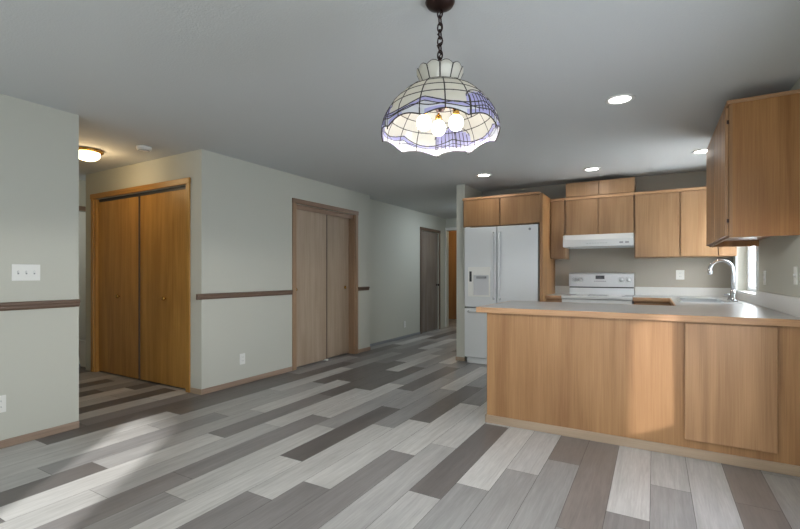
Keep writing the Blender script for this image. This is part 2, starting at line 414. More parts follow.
# ------------------------------------------------------------------ doors
# closet in the hall: two oak leaves
t = thing('door_1', 'honey oak double closet door in the warm lit side hall', 'closet door', ((H0 + H1) / 2, 2.76, 0), structure=True)
def casing_y(t, x0, x1, top, yf, wd, m):      # casing round an opening in a wall that faces the camera (-Y)
    MB().box(x0 - wd, x0, yf - 0.016, yf, 0, top + wd, bev=0.004).build('casing_side', m, t)
    MB().box(x1, x1 + wd, yf - 0.016, yf, 0, top + wd, bev=0.004).build('casing_side', m, t)
    MB().box(x0 - wd - 0.004, x1 + wd + 0.004, yf - 0.022, yf, top, top + wd, bev=0.004).build('casing_head', M['oak_warm_x'], t)
casing_y(t, H0, H1, HT, 2.76, 0.06, M['oak_warm'])
MB().box(H0, H0 + 0.02, 2.76, 2.88, 0, HT).build('jamb', M['oak_warm'], t)
MB().box(H1 - 0.02, H1, 2.76, 2.88, 0, HT).build('jamb', M['oak_warm'], t)
MB().box(H0 + 0.02, H1 - 0.02, 2.80, 2.84, HT - 0.03, HT).build('track', M['dark'], t)
hm = (H0 + H1) / 2
for a, b, kx in ((H0 + 0.024, hm - 0.010, -5.36), (hm + 0.010, H1 - 0.024, -4.47)):
    lf = MB().box(a, b, 2.795, 2.83, 0.012, HT - 0.035, bev=0.003).build('door_leaf', M['oak_warm'], t)
    MB().lathe([(0.008, 0), (0.008, -0.014), (0.021, -0.020), (0.022, -0.030), (0.013, -0.038), (0.001, -0.039)], (kx, 2.795, 0.922), 20, 'Y').build('knob', M['brass'], lf, 'round brass knob')
MB().box(hm - 0.011, hm + 0.003, 2.786, 2.80, 0.012, HT - 0.035).build('gap_shade_strip', M['dark_casing'], t, 'dark strip standing in for the shaded gap between the two leaves')  # dark colour put in for the shade in the gap
# closet in the main wall: two sliding leaves
t = thing('door_2', 'pale oak sliding closet doors in the grey main wall', 'closet door', (WX, (C0 + C1) / 2, 0), structure=True)
def casing_x(t, y0, y1, top, xf, wd, m, mh):
    MB().box(xf, xf + 0.016, y0 - wd, y0, 0, top + wd, bev=0.004).build('casing_side', m, t)
    MB().box(xf, xf + 0.016, y1, y1 + wd, 0, top + wd, bev=0.004).build('casing_side', m, t)
    MB().box(xf, xf + 0.020, y0 - wd - 0.003, y1 + wd + 0.003, top, top + wd, bev=0.004).build('casing_head', mh, t)
casing_x(t, C0, C1, CT, WX, 0.06, M['taupe_z'], M['taupe'])
MB().box(WX - 0.17, WX, C0, C0 + 0.018, 0, CT).build('jamb', M['taupe_z'], t)
MB().box(WX - 0.17, WX, C1 - 0.018, C1, 0, CT).build('jamb', M['taupe_z'], t)
MB().box(WX - 0.045, WX - 0.03, C0 + 0.018, C1 - 0.018, CT - 0.06, CT).build('track', M['taupe'], t)
lf = MB().box(WX - 0.09, WX - 0.058, C0 + 0.02, 4.72, 0.012, CT - 0.02, bev=0.003).build('door_leaf', M['pale'], t)
MB().lathe([(0.024, 0), (0.024, 0.004), (0.018, 0.004), (0.015, 0.001)], (WX - 0.058, 4.125, 0.985), 20, 'X').build('finger_pull', M['brass'], lf)
MB().box(WX - 0.091, WX - 0.056, 4.72, 4.738, 0.012, CT - 0.02).build('edge_strip', M['dark_casing'], lf, 'dark strip standing in for the shadow line between the leaves')  # dark strip added for the shadow line where the leaves overlap
lf = MB().box(WX - 0.135, WX - 0.103, 4.66, C1 - 0.02, 0.012, CT - 0.02, bev=0.003).build('door_leaf', M['pale'], t)
MB().lathe([(0.024, 0), (0.024, 0.004), (0.018, 0.004), (0.015, 0.001)], (WX - 0.103, 5.20, 0.985), 20, 'X').build('finger_pull', M['brass'], lf)
MB().box(WX - 0.13, WX - 0.02, 4.68, 4.72, 0, 0.022, bev=0.003).build('floor_guide', M['offwhite'], t)
# closed brown door on the recessed wall
t = thing('door_3', 'closed brown slab door on the recessed far wall', 'door', (RX, (D0 + D1) / 2, 0), structure=True)
casing_x(t, D0, D1, 2.05, RX, 0.06, M['dark_casing'], M['rail'])
lf = MB().box(RX - 0.05, RX - 0.015, D0 + 0.004, D1 - 0.004, 0.01, 2.045, bev=0.003).build('door_leaf', M['brown_door'], t)
MB().lathe([(0.028, 0), (0.028, 0.006), (0.011, 0.008), (0.011, 0.035), (0.026, 0.042), (0.028, 0.055), (0.020, 0.066), (0.001, 0.068)], (RX - 0.015, D1 - 0.07, 0.95), 20, 'X').build('knob', M['bronze'], lf, 'dark round knob')
for hz in (0.25, 1.05, 1.82):
    MB().box(RX - 0.017, RX - 0.004, D0 + 0.001, D0 + 0.022, hz - 0.045, hz + 0.045).build('hinge', M['bronze'], lf)
# far hall: cased opening and an oak door beyond it
t = thing('trim_4', 'white cased opening into the warm lit far hall', 'door frame', ((E0 + E1) / 2, 8.95, 0), structure=True)
MB().box(RX + 0.002, E0, 8.934, 8.95, 0, ET + 0.06).build('casing_side', M['offwhite'], t)
MB().box(E1, E1 + 0.06, 8.934, 8.95, 0, ET + 0.06).build('casing_side', M['offwhite'], t)
MB().box(RX + 0.002, E1 + 0.06, 8.930, 8.95, ET, ET + 0.06).build('casing_head', M['offwhite'], t)
t = thing('door_4', 'oak door at the end of the far hall beyond the refrigerator', 'door', (-4.55, 10.62, 0), structure=True)
MB().box(-5.01, -4.95, 10.604, 10.62, 0, 2.33).build('casing_side', M['oak'], t)
MB().box(-4.15, -4.09, 10.604, 10.62, 0, 2.33).build('casing_side', M['oak'], t)
MB().box(-5.01, -4.09, 10.604, 10.62, 2.27, 2.33).build('casing_head', M['oak_x'], t)
lf = MB().box(-4.95, -4.15, 10.598, 10.618, 0.012, 2.27, bev=0.003).build('door_leaf', M['oak'], t)
MB().lathe([(0.028, 0), (0.028, -0.006), (0.011, -0.008), (0.011, -0.035), (0.028, -0.045), (0.020, -0.066), (0.001, -0.068)], (-4.22, 10.598, 0.95), 20, 'Y').build('knob', M['brass'], lf)
# white door at the far end of the side hall
t = thing('door_5', 'white door at the far end of the side hall', 'door', (-6.45, 3.26, 0), structure=True)
casing_x(t, 2.86, 3.66, 2.0, -6.45, 0.06, M['taupe_z'], M['taupe'])
lf = MB().box(-6.53, -6.49, 2.864, 3.656, 0.01, 1.995, bev=0.003).build('door_leaf', M['offwhite'], t)
MB().lathe([(0.028, 0), (0.028, 0.006), (0.011, 0.008), (0.011, 0.035), (0.028, 0.045), (0.020, 0.066), (0.001, 0.068)], (-6.49, 3.59, 0.95), 20, 'X').build('knob', M['brass'], lf)

# window over the sink
t = thing('window_1', 'white vinyl window over the kitchen sink', 'window', (RW, 5.45, 0.985), structure=True)
MB().box(RW + 0.085, RW + 0.115, 4.90, 4.95, 0.985, 2.05).box(RW + 0.085, RW + 0.115, 5.95, 6.0, 0.985, 2.05).box(RW + 0.085, RW + 0.115, 4.95, 5.95, 0.985, 1.035).box(RW + 0.085, RW + 0.115, 4.95, 5.95, 2.0, 2.05).box(RW + 0.088, RW + 0.112, 5.43, 5.47, 1.035, 2.0).build('window_frame', M['vinyl'], t)
MB().box(RW + 0.098, RW + 0.102, 4.95, 5.95, 1.035, 2.0).build('pane', M['glass'], t)
MB().box(RW - 0.012, RW + 0.085, 4.90, 6.0, 0.985, 1.0).build('window_sill', M['vinyl'], t)
MB().box(RW - 0.014, RW, 4.86, 4.90, 0.985, 2.09).box(RW - 0.014, RW, 6.0, 6.05, 0.985, 2.09).box(RW - 0.014, RW, 4.90, 6.0, 2.05, 2.09).build('casing', M['vinyl'], t)

# ------------------------------------------------------------------ peninsula and worktops
PY = 3.39
t = thing('peninsula_cabinet', 'long oak peninsula cabinet under the white counter, facing the dining area', 'cabinet', (-0.2, PY, 0))
MB().box(-1.158, RW - 0.003, PY, 4.28, 0.0, 0.875, bev=0.003).build('body', M['oak'], t)
MB().box(-1.165, RW - 0.003, PY - 0.011, PY, 0.0, 0.062, bev=0.003).box(-1.169, -1.158, PY - 0.011, 4.28, 0, 0.062, bev=0.003).build('base_trim', M['tan_x'], t, 'pale wood base strip')
MB().box(0.169, 0.630, PY - 0.021, PY - 0.001, 0.117, 0.864, bev=0.004).build('access_door', M['oak_hatch_lit'], t, 'flat oak panel with bold wavy grain')
for a in (-1.15, -0.68, -0.21):
    d_ = MB().box(a + 0.02, a + 0.45, 4.279, 4.298, 0.12, 0.84, bev=0.003).build('door', M['oak'], t)
# continuous worktop: peninsula, sink run, back corner
ct = thing('countertop', 'white laminate countertop with oak edge, running from peninsula to sink', 'countertop', (-0.2, 3.85, 0.877))
Z0, Z1 = 0.877, 0.915
SX0, SX1, SY0, SY1 = 0.22, 0.58, 4.98, 5.66
mb = MB()
mb.box(-1.225, RW, 3.373, 4.33, Z0, Z1)
mb.box(0.155, SX0, 4.33, 6.30, Z0, Z1).box(SX1, RW, 4.33, 6.30, Z0, Z1).box(SX0, SX1, 4.33, SY0, Z0, Z1).box(SX0, SX1, SY1, 6.30, Z0, Z1)
mb.box(-0.215, 0.155, 5.665, 6.30, Z0, Z1)
mb.build('worktop', M['counter'], ct)
eb = MB()
eb.box(-1.238, RW, 3.36, 3.373, Z0 - 0.004, Z1 + 0.0005, bev=0.003)
eb.build('edge_band', M['oak_x'], ct, 'oak edge strip along the dining side')
MB().box(-1.238, -1.225, 3.373, 4.343, Z0 - 0.004, Z1 + 0.0005, bev=0.003).build('edge_band', M['oak_y'], ct)
MB().box(-1.238, 0.155, 4.33, 4.343, Z0 - 0.004, Z1 + 0.0005, bev=0.003).build('edge_band', M['oak_x'], ct)
MB().box(0.142, 0.155, 4.343, 5.665, Z0 - 0.004, Z1 + 0.0005, bev=0.003).build('edge_band', M['oak_y'], ct)
MB().box(-0.215, 0.142, 5.652, 5.665, Z0 - 0.004, Z1 + 0.0005, bev=0.003).build('edge_band', M['oak_x'], ct)
MB().box(-0.215, RW, 6.28, 6.30, Z1, 1.018, bev=0.003).box(RW - 0.02, RW, 3.373, 4.85, Z1, 1.035, bev=0.003).box(RW - 0.02, RW, 4.85, 6.28, Z1, 0.984, bev=0.002).build('backsplash', M['splash'], ct)
c2 = thing('countertop', 'short white countertop with oak edge between refrigerator panel and range', 'countertop', (-1.09, 5.98, 0.877))
MB().box(-1.178, -0.99, 5.665, 6.30, Z0, Z1).build('worktop', M['counter'], c2)
MB().box(-1.178, -0.99, 5.652, 5.665, Z0 - 0.004, Z1, bev=0.003).build('edge_band', M['oak_x'], c2)
MB().box(-1.178, -0.99, 6.28, 6.30, Z1, 1.018, bev=0.003).build('backsplash', M['splash'], c2)

def base_cab(label, x0, x1, y0, y1, face, fronts):
    t = thing('base_cabinet', label, 'cabinet', ((x0 + x1) / 2, (y0 + y1) / 2, 0))
    if face == '-Y':
        MB().box(x0, x1, y0 + 0.02, y1, 0.09, 0.874).box(x0, x1, y0 + 0.07, y1, 0, 0.09).build('body', M['oak'], t)
        for a, b in fronts:
            MB().box(a, b, y0, y0 + 0.019, 0.12, 0.70, bev=0.003).build('door', M['oak'], t)
            MB().box(a, b, y0, y0 + 0.019, 0.72, 0.85, bev=0.003).build('drawer', M['oak_x'], t)
    else:
        sink = (0.20 <= SX0)
        mbx = MB().box(x0 + 0.02, x1, y0, SY0 - 0.04, 0.09, 0.874).box(x0 + 0.02, x1, SY1 + 0.04, y1, 0.09, 0.874).box(x0 + 0.02, x1, SY0 - 0.04, SY1 + 0.04, 0.09, 0.66).box(x0 + 0.02, x0 + 0.035, SY0 - 0.04, SY1 + 0.04, 0.66, 0.874).box(x0 + 0.07, x1, y0, y1, 0, 0.09)
        mbx.build('body', M['oak'], t)
        for a, b in fronts:
            MB().box(x0, x0 + 0.019, a, b, 0.12, 0.85, bev=0.003).build('door', M['oak'], t)
base_cab('oak base cabinet under the sink below the window', 0.165, RW - 0.004, 4.31, 6.295, '-X', [(4.34, 4.95), (4.99, 5.30), (5.32, 5.63)])
base_cab('oak base cabinet right of the white range', -0.205, 0.18, 5.675, 6.295, '-Y', [(-0.19, 0.14)])
base_cab('narrow oak base cabinet left of the white range', -1.176, -0.995, 5.675, 6.295, '-Y', [(-1.165, -1.005)])

# sink and faucet
t = thing('kitchen_sink', 'stainless steel sink set in the counter below the window', 'sink', (0.40, 5.32, Z1))
mb = MB()
mb.box(SX0 - 0.02, SX1 + 0.10, SY0 - 0.02, SY0 + 0.012, Z1 + 0.0005, Z1 + 0.0065).box(SX0 - 0.02, SX1 + 0.10, SY1 - 0.012, SY1 + 0.02, Z1 + 0.0005, Z1 + 0.0065)
mb.box(SX0 - 0.02, SX0 + 0.012, SY0 + 0.012, SY1 - 0.012, Z1 + 0.0005, Z1 + 0.0065).box(SX1 - 0.012, SX1 + 0.10, SY0 + 0.012, SY1 - 0.012, Z1 + 0.0005, Z1 + 0.0065)
mb.build('rim', M['steel'], t)
mb = MB()
for a, b in ((SY0 + 0.012, 5.305), (5.335, SY1 - 0.012)):
    x0, x1 = SX0 + 0.012, SX1 - 0.012
    mb.box(x0, x1, a, b, 0.73, 0.735).box(x0, x0 + 0.004, a, b, 0.735, Z1).box(x1 - 0.004, x1, a, b, 0.735, Z1).box(x0 + 0.004, x1 - 0.004, a, a + 0.004, 0.735, Z1).box(x0 + 0.004, x1 - 0.004, b - 0.004, b, 0.735, Z1)
mb.box(SX0 + 0.012, SX1 - 0.012, 5.305, 5.335, 0.86, Z1 + 0.004)
mb.build('basin', M['steel'], t)
t = thing('faucet', 'tall chrome gooseneck faucet standing behind the sink', 'faucet', (0.63, 5.20, Z1 + 0.006))
FX, FY, FZ = 0.640, 5.18, Z1 + 0.0065
mb = MB(); mb.box(FX - 0.03, FX + 0.03, FY - 0.12, FY + 0.12, FZ, FZ + 0.012, bev=0.004).build('deck_plate', M['chrome'], t)
MB().lathe([(0.032, 0.012), (0.030, 0.03), (0.022, 0.055), (0.020, 0.095), (0.0145, 0.11), (0.001, 0.112)], (FX, FY, FZ), 20).build('body', M['chrome'], t)
arc = [(FX, FY, FZ + 0.10), (FX, FY, FZ + 0.295)]
R_ = 0.092
for i in range(1, 15):
    a = PI * i / 14 * 1.02
    arc.append((FX - R_ + R_ * math.cos(a), FY - 0.012 * (1 - math.cos(a)), FZ + 0.295 + R_ * math.sin(a)))
arc.append((arc[-1][0] + 0.002, arc[-1][1], FZ + 0.275))
MB().tube(arc, 0.0145, 14).build('spout', M['chrome'], t)
e = arc[-1]; MB().lathe([(0.0135, 0.03), (0.018, 0.02), (0.019, -0.018), (0.015, -0.022), (0.001, -0.022)], e, 18).build('spray_head', M['chrome'], t)
MB().tube([(FX, FY - 0.018, FZ + 0.07), (FX + 0.005, FY - 0.05, FZ + 0.075), (FX + 0.015, FY - 0.11, FZ + 0.095)], [0.009, 0.007, 0.006], 12).build('handle', M['chrome'], t)
t = thing('soap_dispenser', 'small chrome soap pump on the sink deck, far side of the faucet', 'soap dispenser', (0.64, 5.42, FZ))
MB().lathe([(0.018, 0), (0.018, 0.008), (0.010, 0.012), (0.010, 0.035), (0.001, 0.036)], (0.64, 5.42, FZ), 18).build('collar', M['chrome'], t)
MB().tube([(0.64, 5.42, FZ + 0.03), (0.64, 5.42, FZ + 0.055), (0.60, 5.42, FZ + 0.052)], 0.006, 10).build('nozzle', M['chrome'], t)

# ------------------------------------------------------------------ refrigerator
RL, RR, RF = -2.185, -1.228, 5.49
t = thing('refrigerator', 'tall white french door refrigerator with ice dispenser, beside the partition', 'refrigerator', ((RL + RR) / 2, 5.9, 0))
MB().box(RL + 0.005, RR - 0.005, RF + 0.075, 6.26, 0.03, 1.765, bev=0.004).build('body', M['grey'], t)
MB().box(RL + 0.02, RR - 0.02, RF + 0.05, RF + 0.09, 0.0, 0.075, bev=0.003).build('base_grille', M['white'], t)
RM = -1.745
ld = MB().box(RL, RM - 0.004, RF, RF + 0.068, 0.748, 1.79, bev=0.012).build('door', M['white'], t)
rd = MB().box(RM + 0.004, RR, RF, RF + 0.068, 0.748, 1.79, bev=0.012).build('door', M['white'], t)
dw = MB().box(RL, RR, RF, RF + 0.068, 0.085, 0.731, bev=0.012).build('freezer_drawer', M['white'], t)
for dd, hx in ((ld, RM - 0.042), (rd, RM + 0.042)):
    MB().tube([(hx, RF, 0.86), (hx, RF - 0.035, 0.88), (hx, RF - 0.045, 1.0), (hx, RF - 0.045, 1.58), (hx, RF - 0.035, 1.69), (hx, RF, 1.71)], 0.013, 12).build('handle', M['white'], dd)
MB().tube([(RL + 0.06, RF, 0.685), (RL + 0.075, RF - 0.04, 0.685), (RR - 0.075, RF - 0.04, 0.685), (RR - 0.06, RF, 0.685)], 0.014, 12).build('handle', M['white'], dw)
# dispenser in the left door
dx0, dx1 = RL + 0.055, RM - 0.085
ds = MB()
ds.box(dx0, dx1, RF - 0.012, RF + 0.001, 0.885, 0.905, bev=0.003).box(dx0, dx1, RF - 0.010, RF + 0.001, 1.165, 1.27, bev=0.003)
ds.box(dx0, dx0 + 0.075, RF - 0.010, RF + 0.001, 0.905, 1.165).box(dx1 - 0.018, dx1, RF - 0.010, RF + 0.001, 0.905, 1.165)
ds.build('dispenser_bezel', M['offwhite'], ld)
MB().box(dx0 + 0.02, dx0 + 0.052, RF - 0.0125, RF - 0.0095, 1.08, 1.215, bev=0.002).build('dispenser_display', M['black'], ld, 'black control strip')
MB().box(dx0 + 0.076, dx1 - 0.019, RF - 0.004, RF + 0.001, 0.906, 1.164).build('dispenser_recess', M['silver'], ld)
MB().box(dx0 + 0.12, dx1 - 0.05, RF - 0.03, RF - 0.004, 1.12, 1.15, bev=0.006).build('dispenser_spout', M['grey'], ld)
MB().lathe([(0.016, 0), (0.016, -0.003), (0.001, -0.0035)], (RR - 0.10, RF, 1.735), 20, 'Y').build('badge', M['grey'], rd, 'small round grey badge')
MB().box(RR - 0.07, RR - 0.005, RF + 0.03, RF + 0.12, 1.79, 1.802, bev=0.003).build('hinge_cover', M['black'], t)
MB().box(RL + 0.005, RL + 0.07, RF + 0.03, RF + 0.12, 1.79, 1.802, bev=0.003).build('hinge_cover', M['white'], t)

# ------------------------------------------------------------------ wall cabinets
t = thing('refrigerator_side_panel', 'tall oak end panel standing right of the white refrigerator', 'cabinet panel', (-1.19, 5.9, 0))
MB().box(-1.205, -1.18, 5.50, 6.295, 0.0, 2.165, bev=0.002).build('panel', M['oak'], t)
MB().box(-1.212, -1.173, 5.492, 5.50, 0.0, 2.165, bev=0.002).build('edge_strip', M['oak'], t)

def wall_cab(label, x0, x1, y0, y1, z0, z1, doors, crown=True, trimx=(0, 0), name='wall_cabinet', dm=None, crown_h=0.025):
    t = thing(name, label, 'cabinet', ((x0 + x1) / 2, (y0 + y1) / 2, z0))
    MB().box(x0, x1, y0 + 0.02, y1, z0, z1, bev=0.002).build('body', M['oak_upper_dimmed'], t)
    for a, b in doors:
        MB().box(a, b, y0, y0 + 0.019, z0 + 0.008, z1 - 0.012, bev=0.003).build('door', dm or M['oak_upper_dimmed'], t)
    if crown: MB().box(x0, x1, y0 - 0.012, y0 + 0.02, z1 - 0.008, z1 + crown_h, bev=0.004).build('top_moulding', M['oak_x'], t)
    return t
UF = 5.96
wall_cab('shallow oak two-door cabinet above the refrigerator', -2.225, -1.213, 5.53, 6.295, 1.804, 2.165, [(-2.205, -1.725), (-1.705, -1.22)], dm=M['oak'])
wall_cab('narrow single-door oak wall cabinet left of the range hood', -1.178, -0.998, UF, 6.295, 1.375, 2.13, [(-1.168, -1.008)])
wall_cab('short two-door oak wall cabinet directly above the range hood', -0.996, -0.212, UF, 6.295, 1.665, 2.13, [(-0.985, -0.612), (-0.596, -0.222)])
wall_cab('wide three-door oak wall cabinet between range hood and right wall', -0.210, RW - 0.004, UF, 6.295, 1.375, 2.13, [(-0.198, 0.243), (0.257, 0.60), (0.61, RW - 0.01)])
fx = wall_cab('low oak duct cover box on top of the cabinets, near the ceiling', -0.990, -0.205, UF + 0.005, 6.295, 2.157, 2.345, [(-0.985, -0.600), (-0.594, -0.210)], crown=False, name='duct_cover_box')
# cabinet on the right wall
t = thing('wall_cabinet', 'big oak wall cabinet hanging over the peninsula, at the right of the view', 'cabinet', (0.6, 4.2, 1.42))
KX, K0, K1, KB, KT = 0.422, 3.588, 4.84, 1.42, 2.295
mb = MB()
mb.box(KX + 0.02, RW - 0.003, K0, K0 + 0.016, KB, KT).box(KX + 0.02, RW - 0.003, K1 - 0.016, K1, KB, KT)
mb.box(KX + 0.02, RW - 0.003, K0 + 0.016, K1 - 0.016, KB + 0.05, KB + 0.066).box(KX + 0.02, RW - 0.003, K0 + 0.016, K1 - 0.016, KT - 0.016, KT)
mb.box(RW - 0.012, RW - 0.003, K0 + 0.016, K1 - 0.016, KB + 0.066, KT - 0.016)
mb.build('body', M['oak_bold'], t)
MB().box(KX + 0.002, KX + 0.0205, K0, K1, KB, KT).build('face_frame', M['oak'], t)
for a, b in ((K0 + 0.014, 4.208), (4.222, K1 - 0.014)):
    d_ = MB().box(KX - 0.018, KX + 0.001, a, b, KB + 0.012, KT - 0.02, bev=0.003).build('door', M['oak_hatch_lit'], t)  # paler wood colour stands in for light falling on these doors
for hz in (1.53, 2.18):
    MB().box(KX - 0.010, KX + 0.004, K0 + 0.002, K0 + 0.0135, hz - 0.012, hz + 0.012, bev=0.002).build('hinge', M['bronze'], t)
MB().box(KX - 0.012, RW - 0.003, K0 - 0.014, K1, KT, KT + 0.022, bev=0.004).build('top_moulding', M['oak_x'], t)

# ------------------------------------------------------------------ range and hood
GX0, GX1, GF = -0.985, -0.222, 5.655
t = thing('range', 'white electric range standing between the oak base cabinets', 'range', ((GX0 + GX1) / 2, 5.95, 0))
MB().box(GX0, GX1, GF + 0.03, 6.27, 0.0, 0.875).build('body', M['white'], t)
MB().box(GX0 - 0.003, GX1 + 0.003, GF, 6.20, 0.882, 0.917, bev=0.006).build('cooktop', M['white'], t)
for bx, by, br in ((-0.80, 5.80, 0.10), (-0.41, 5.80, 0.08), (-0.80, 6.06, 0.08), (-0.41, 6.06, 0.10)):
    MB().lathe([(br, 0), (br, 0.001), (br - 0.006, 0.001), (br - 0.006, 0.0002)], (bx, by, 0.917), 32).build('burner_ring', M['silver'], t)
od = MB().box(GX0 + 0.004, GX1 - 0.004, GF - 0.005, GF + 0.03, 0.26, 0.868, bev=0.006).build('oven_door', M['white'], t)
MB().box(GX0 + 0.14, GX1 - 0.14, GF - 0.007, GF - 0.004, 0.42, 0.70, bev=0.001).build('oven_window', M['black'], od)
MB().tube([(GX0 + 0.06, GF - 0.004, 0.80), (GX0 + 0.07, GF - 0.045, 0.81), (GX1 - 0.07, GF - 0.045, 0.81), (GX1 - 0.06, GF - 0.004, 0.80)], 0.013, 12).build('handle', M['white'], od)
MB().box(GX0 + 0.004, GX1 - 0.004, GF - 0.003, GF + 0.03, 0.06, 0.25, bev=0.005).build('storage_drawer', M['white'], t)
MB().box(GX0, GX1, 6.205, 6.275, 0.876, 1.0).build('backguard_riser', M['white'], t)
MB().box(GX0 + 0.004, GX1 - 0.004, 6.215, 6.275, 1.0, 1.016).build('vent_slot', M['black'], t)
bg = MB().prism([(6.185, 1.016), (6.275, 1.016), (6.275, 1.195), (6.225, 1.195), (6.195, 1.18)], GX0, GX1, 'X').build('backguard', M['silver'], t)
def slopeY(z): return 6.185 + (z - 1.016) / 0.164 * 0.010
for kx in (-0.905, -0.835, -0.365, -0.285):
    z = 1.105; y = slopeY(z)
    MB().lathe([(0.026, 0.002), (0.026, -0.004), (0.019, -0.007), (0.017, -0.022), (0.001, -0.023)], (kx, y, z), 20, 'Y').build('knob', M['white'], bg)
    mb = MB()
    for i in range(9):
        a = PI * (-0.25 + 1.5 * i / 8)
        mb.box(kx + 0.036 * math.cos(a) - 0.002, kx + 0.036 * math.cos(a) + 0.002, y - 0.002, y + 0.002, z + 0.036 * math.sin(a) - 0.005, z + 0.036 * math.sin(a) + 0.003)
    mb.build('dial_marks', M['grey'], bg)
y = slopeY(1.14)
MB().box(-0.660, -0.555, y - 0.003, y + 0.004, 1.115, 1.160, bev=0.001).build('clock_display', M['black'], bg)
mb = MB()
for i in range(6): mb.box(-0.675 + i * 0.024, -0.659 + i * 0.024, y - 0.004, y + 0.004, 1.080, 1.092)
for i in range(4): mb.box(-0.650 + i * 0.024, -0.636 + i * 0.024, y - 0.004, y + 0.004, 1.055, 1.064)
mb.build('keypad', M['grey'], bg)

t = thing('range_hood', 'white under-cabinet range hood above the range', 'range hood', (-0.6, 6.0, 1.52))
HX0, HX1 = -0.994, -0.214
mb = MB()
mb.prism([(5.80, 1.515), (5.80, 1.60), (5.85, 1.665), (6.295, 1.665), (6.295, 1.515), (6.275, 1.515), (6.275, 1.645), (5.86, 1.645), (5.815, 1.59), (5.815, 1.515)], HX0, HX1, 'X')
mb.box(HX0, HX0 + 0.012, 5.81, 6.28, 1.515, 1.655).box(HX1 - 0.012, HX1, 5.81, 6.28, 1.515, 1.655)
mb.build('shell', M['white'], t)
MB().box(HX0 + 0.02, HX1 - 0.02, 5.83, 6.27, 1.535, 1.54).build('filter', M['steel'], t)
for i in (0, 1): MB().box(-0.36 + i * 0.06, -0.32 + i * 0.06, 5.796, 5.802, 1.545, 1.565, bev=0.001).build('switch', M['grey'], t)
mb = MB()
for i in range(8): mb.box(-0.72 + i * 0.03, -0.70 + i * 0.03, 5.798, 5.801, 1.552, 1.556)
mb.build('vent_slots', M['grey'], t)

# ------------------------------------------------------------------ switch plates and outlets
def plate(kind, label, c, normal, gangs=1, group=None, w1=0.07, h=0.115):
    """wall plate on a wall facing +X, -X or -Y"""
    cat = 'light switch' if kind == 'light_switch' else 'outlet'
    t = thing(kind, label, cat, c, group)
    wd = w1 + 0.046 * (gangs - 1)
    def bx(u0, u1, z0, z1, d0, d1, bev=0):
        if normal == '+X': return MB().box(c[0] + d0, c[0] + d1, c[1] + u0, c[1] + u1, c[2] + z0, c[2] + z1, bev=bev)
        if normal == '-X': return MB().box(c[0] - d1, c[0] - d0, c[1] + u0, c[1] + u1, c[2] + z0, c[2] + z1, bev=bev)
        return MB().box(c[0] + u0, c[0] + u1, c[1] - d1, c[1] - d0, c[2] + z0, c[2] + z1, bev=bev)
    bx(-wd / 2, wd / 2, -h / 2, h / 2, 0.0, 0.006, 0.002).build('cover_plate', M['offwhite'], t)
    for gi in range(gangs):
        u = (gi - (gangs - 1) / 2) * 0.046
        if kind == 'light_switch':
            bx(u - 0.005, u + 0.005, -0.012, 0.012, 0.006, 0.0065).build('slot', M['grey'], t)
            bx(u - 0.004, u + 0.004, -0.002, 0.010, 0.006, 0.016, 0.001).build('toggle', M['offwhite'], t)
        else:
            for dz in (-0.02, 0.02):
                rc = bx(u - 0.017, u + 0.017, dz - 0.014, dz + 0.014, 0.006, 0.008, 0.001).build('receptacle', M['offwhite'], t)
                for du in (-0.007, 0.007):
                    bx(u + du - 0.0012, u + du + 0.0012, dz - 0.004, dz + 0.006, 0.008, 0.0084).build('slot', M['dark'], rc)
plate('light_switch', 'white triple switch plate above the chair rail on the left wall', (WX, 1.372, 1.19), '+X', 3)
plate('outlet', 'white outlet low on the left wall at the photo edge', (WX, 1.225, 0.30), '+X')
plate('outlet', 'white outlet below the chair rail, left of the sliding closet doors', (WX, 3.25, 0.27), '+X')
plate('outlet', 'white outlet low on the recessed far wall', (RX, 7.1, 0.25), '+X')
plate('outlet', 'white outlet on the back wall right of the range', (0.267, 6.30, 1.17), '-Y', w1=0.085)
plate('outlet', 'white outlet on the right wall beside the sink window', (RW, 4.60, 1.15), '-X')
plate('light_switch', 'white switch plate on the right wall under the big hanging cabinet', (RW, 3.69, 1.17), '-X')

# ------------------------------------------------------------------ lamps
def downlight(label, x, y):
    t = thing('recessed_light', label, 'recessed light', (x, y, CH), 'recessed lights in the kitchen ceiling')
    MB().lathe([(0.068, -0.001), (0.074, -0.009), (0.092, -0.007), (0.096, -0.0005), (0.068, -0.0005)], (x, y, CH), 36).build('trim_ring', M['offwhite'], t)
    MB().lathe([(0.068, -0.0004), (0.068, -0.004), (0.001, -0.005)], (x, y, CH), 36).build('lens', M['lens'], t, 'lit white lens')
    lamp('downlight_beam', 'SPOT', (x, y, CH - 0.02), 7, (1.0, 0.94, 0.85), (0, 0, -1), spot_size=math.radians(174), spot_blend=0.5, shadow_soft_size=0.06)
downlight('lit recessed light nearest the camera, over the peninsula', -0.21, 3.43)
downlight('lit recessed light in front of the refrigerator', -1.82, 5.22)
downlight('lit recessed light in front of the range', -0.63, 5.55)
downlight('lit recessed light over the sink, beside the big hanging cabinet', 0.415, 5.29)

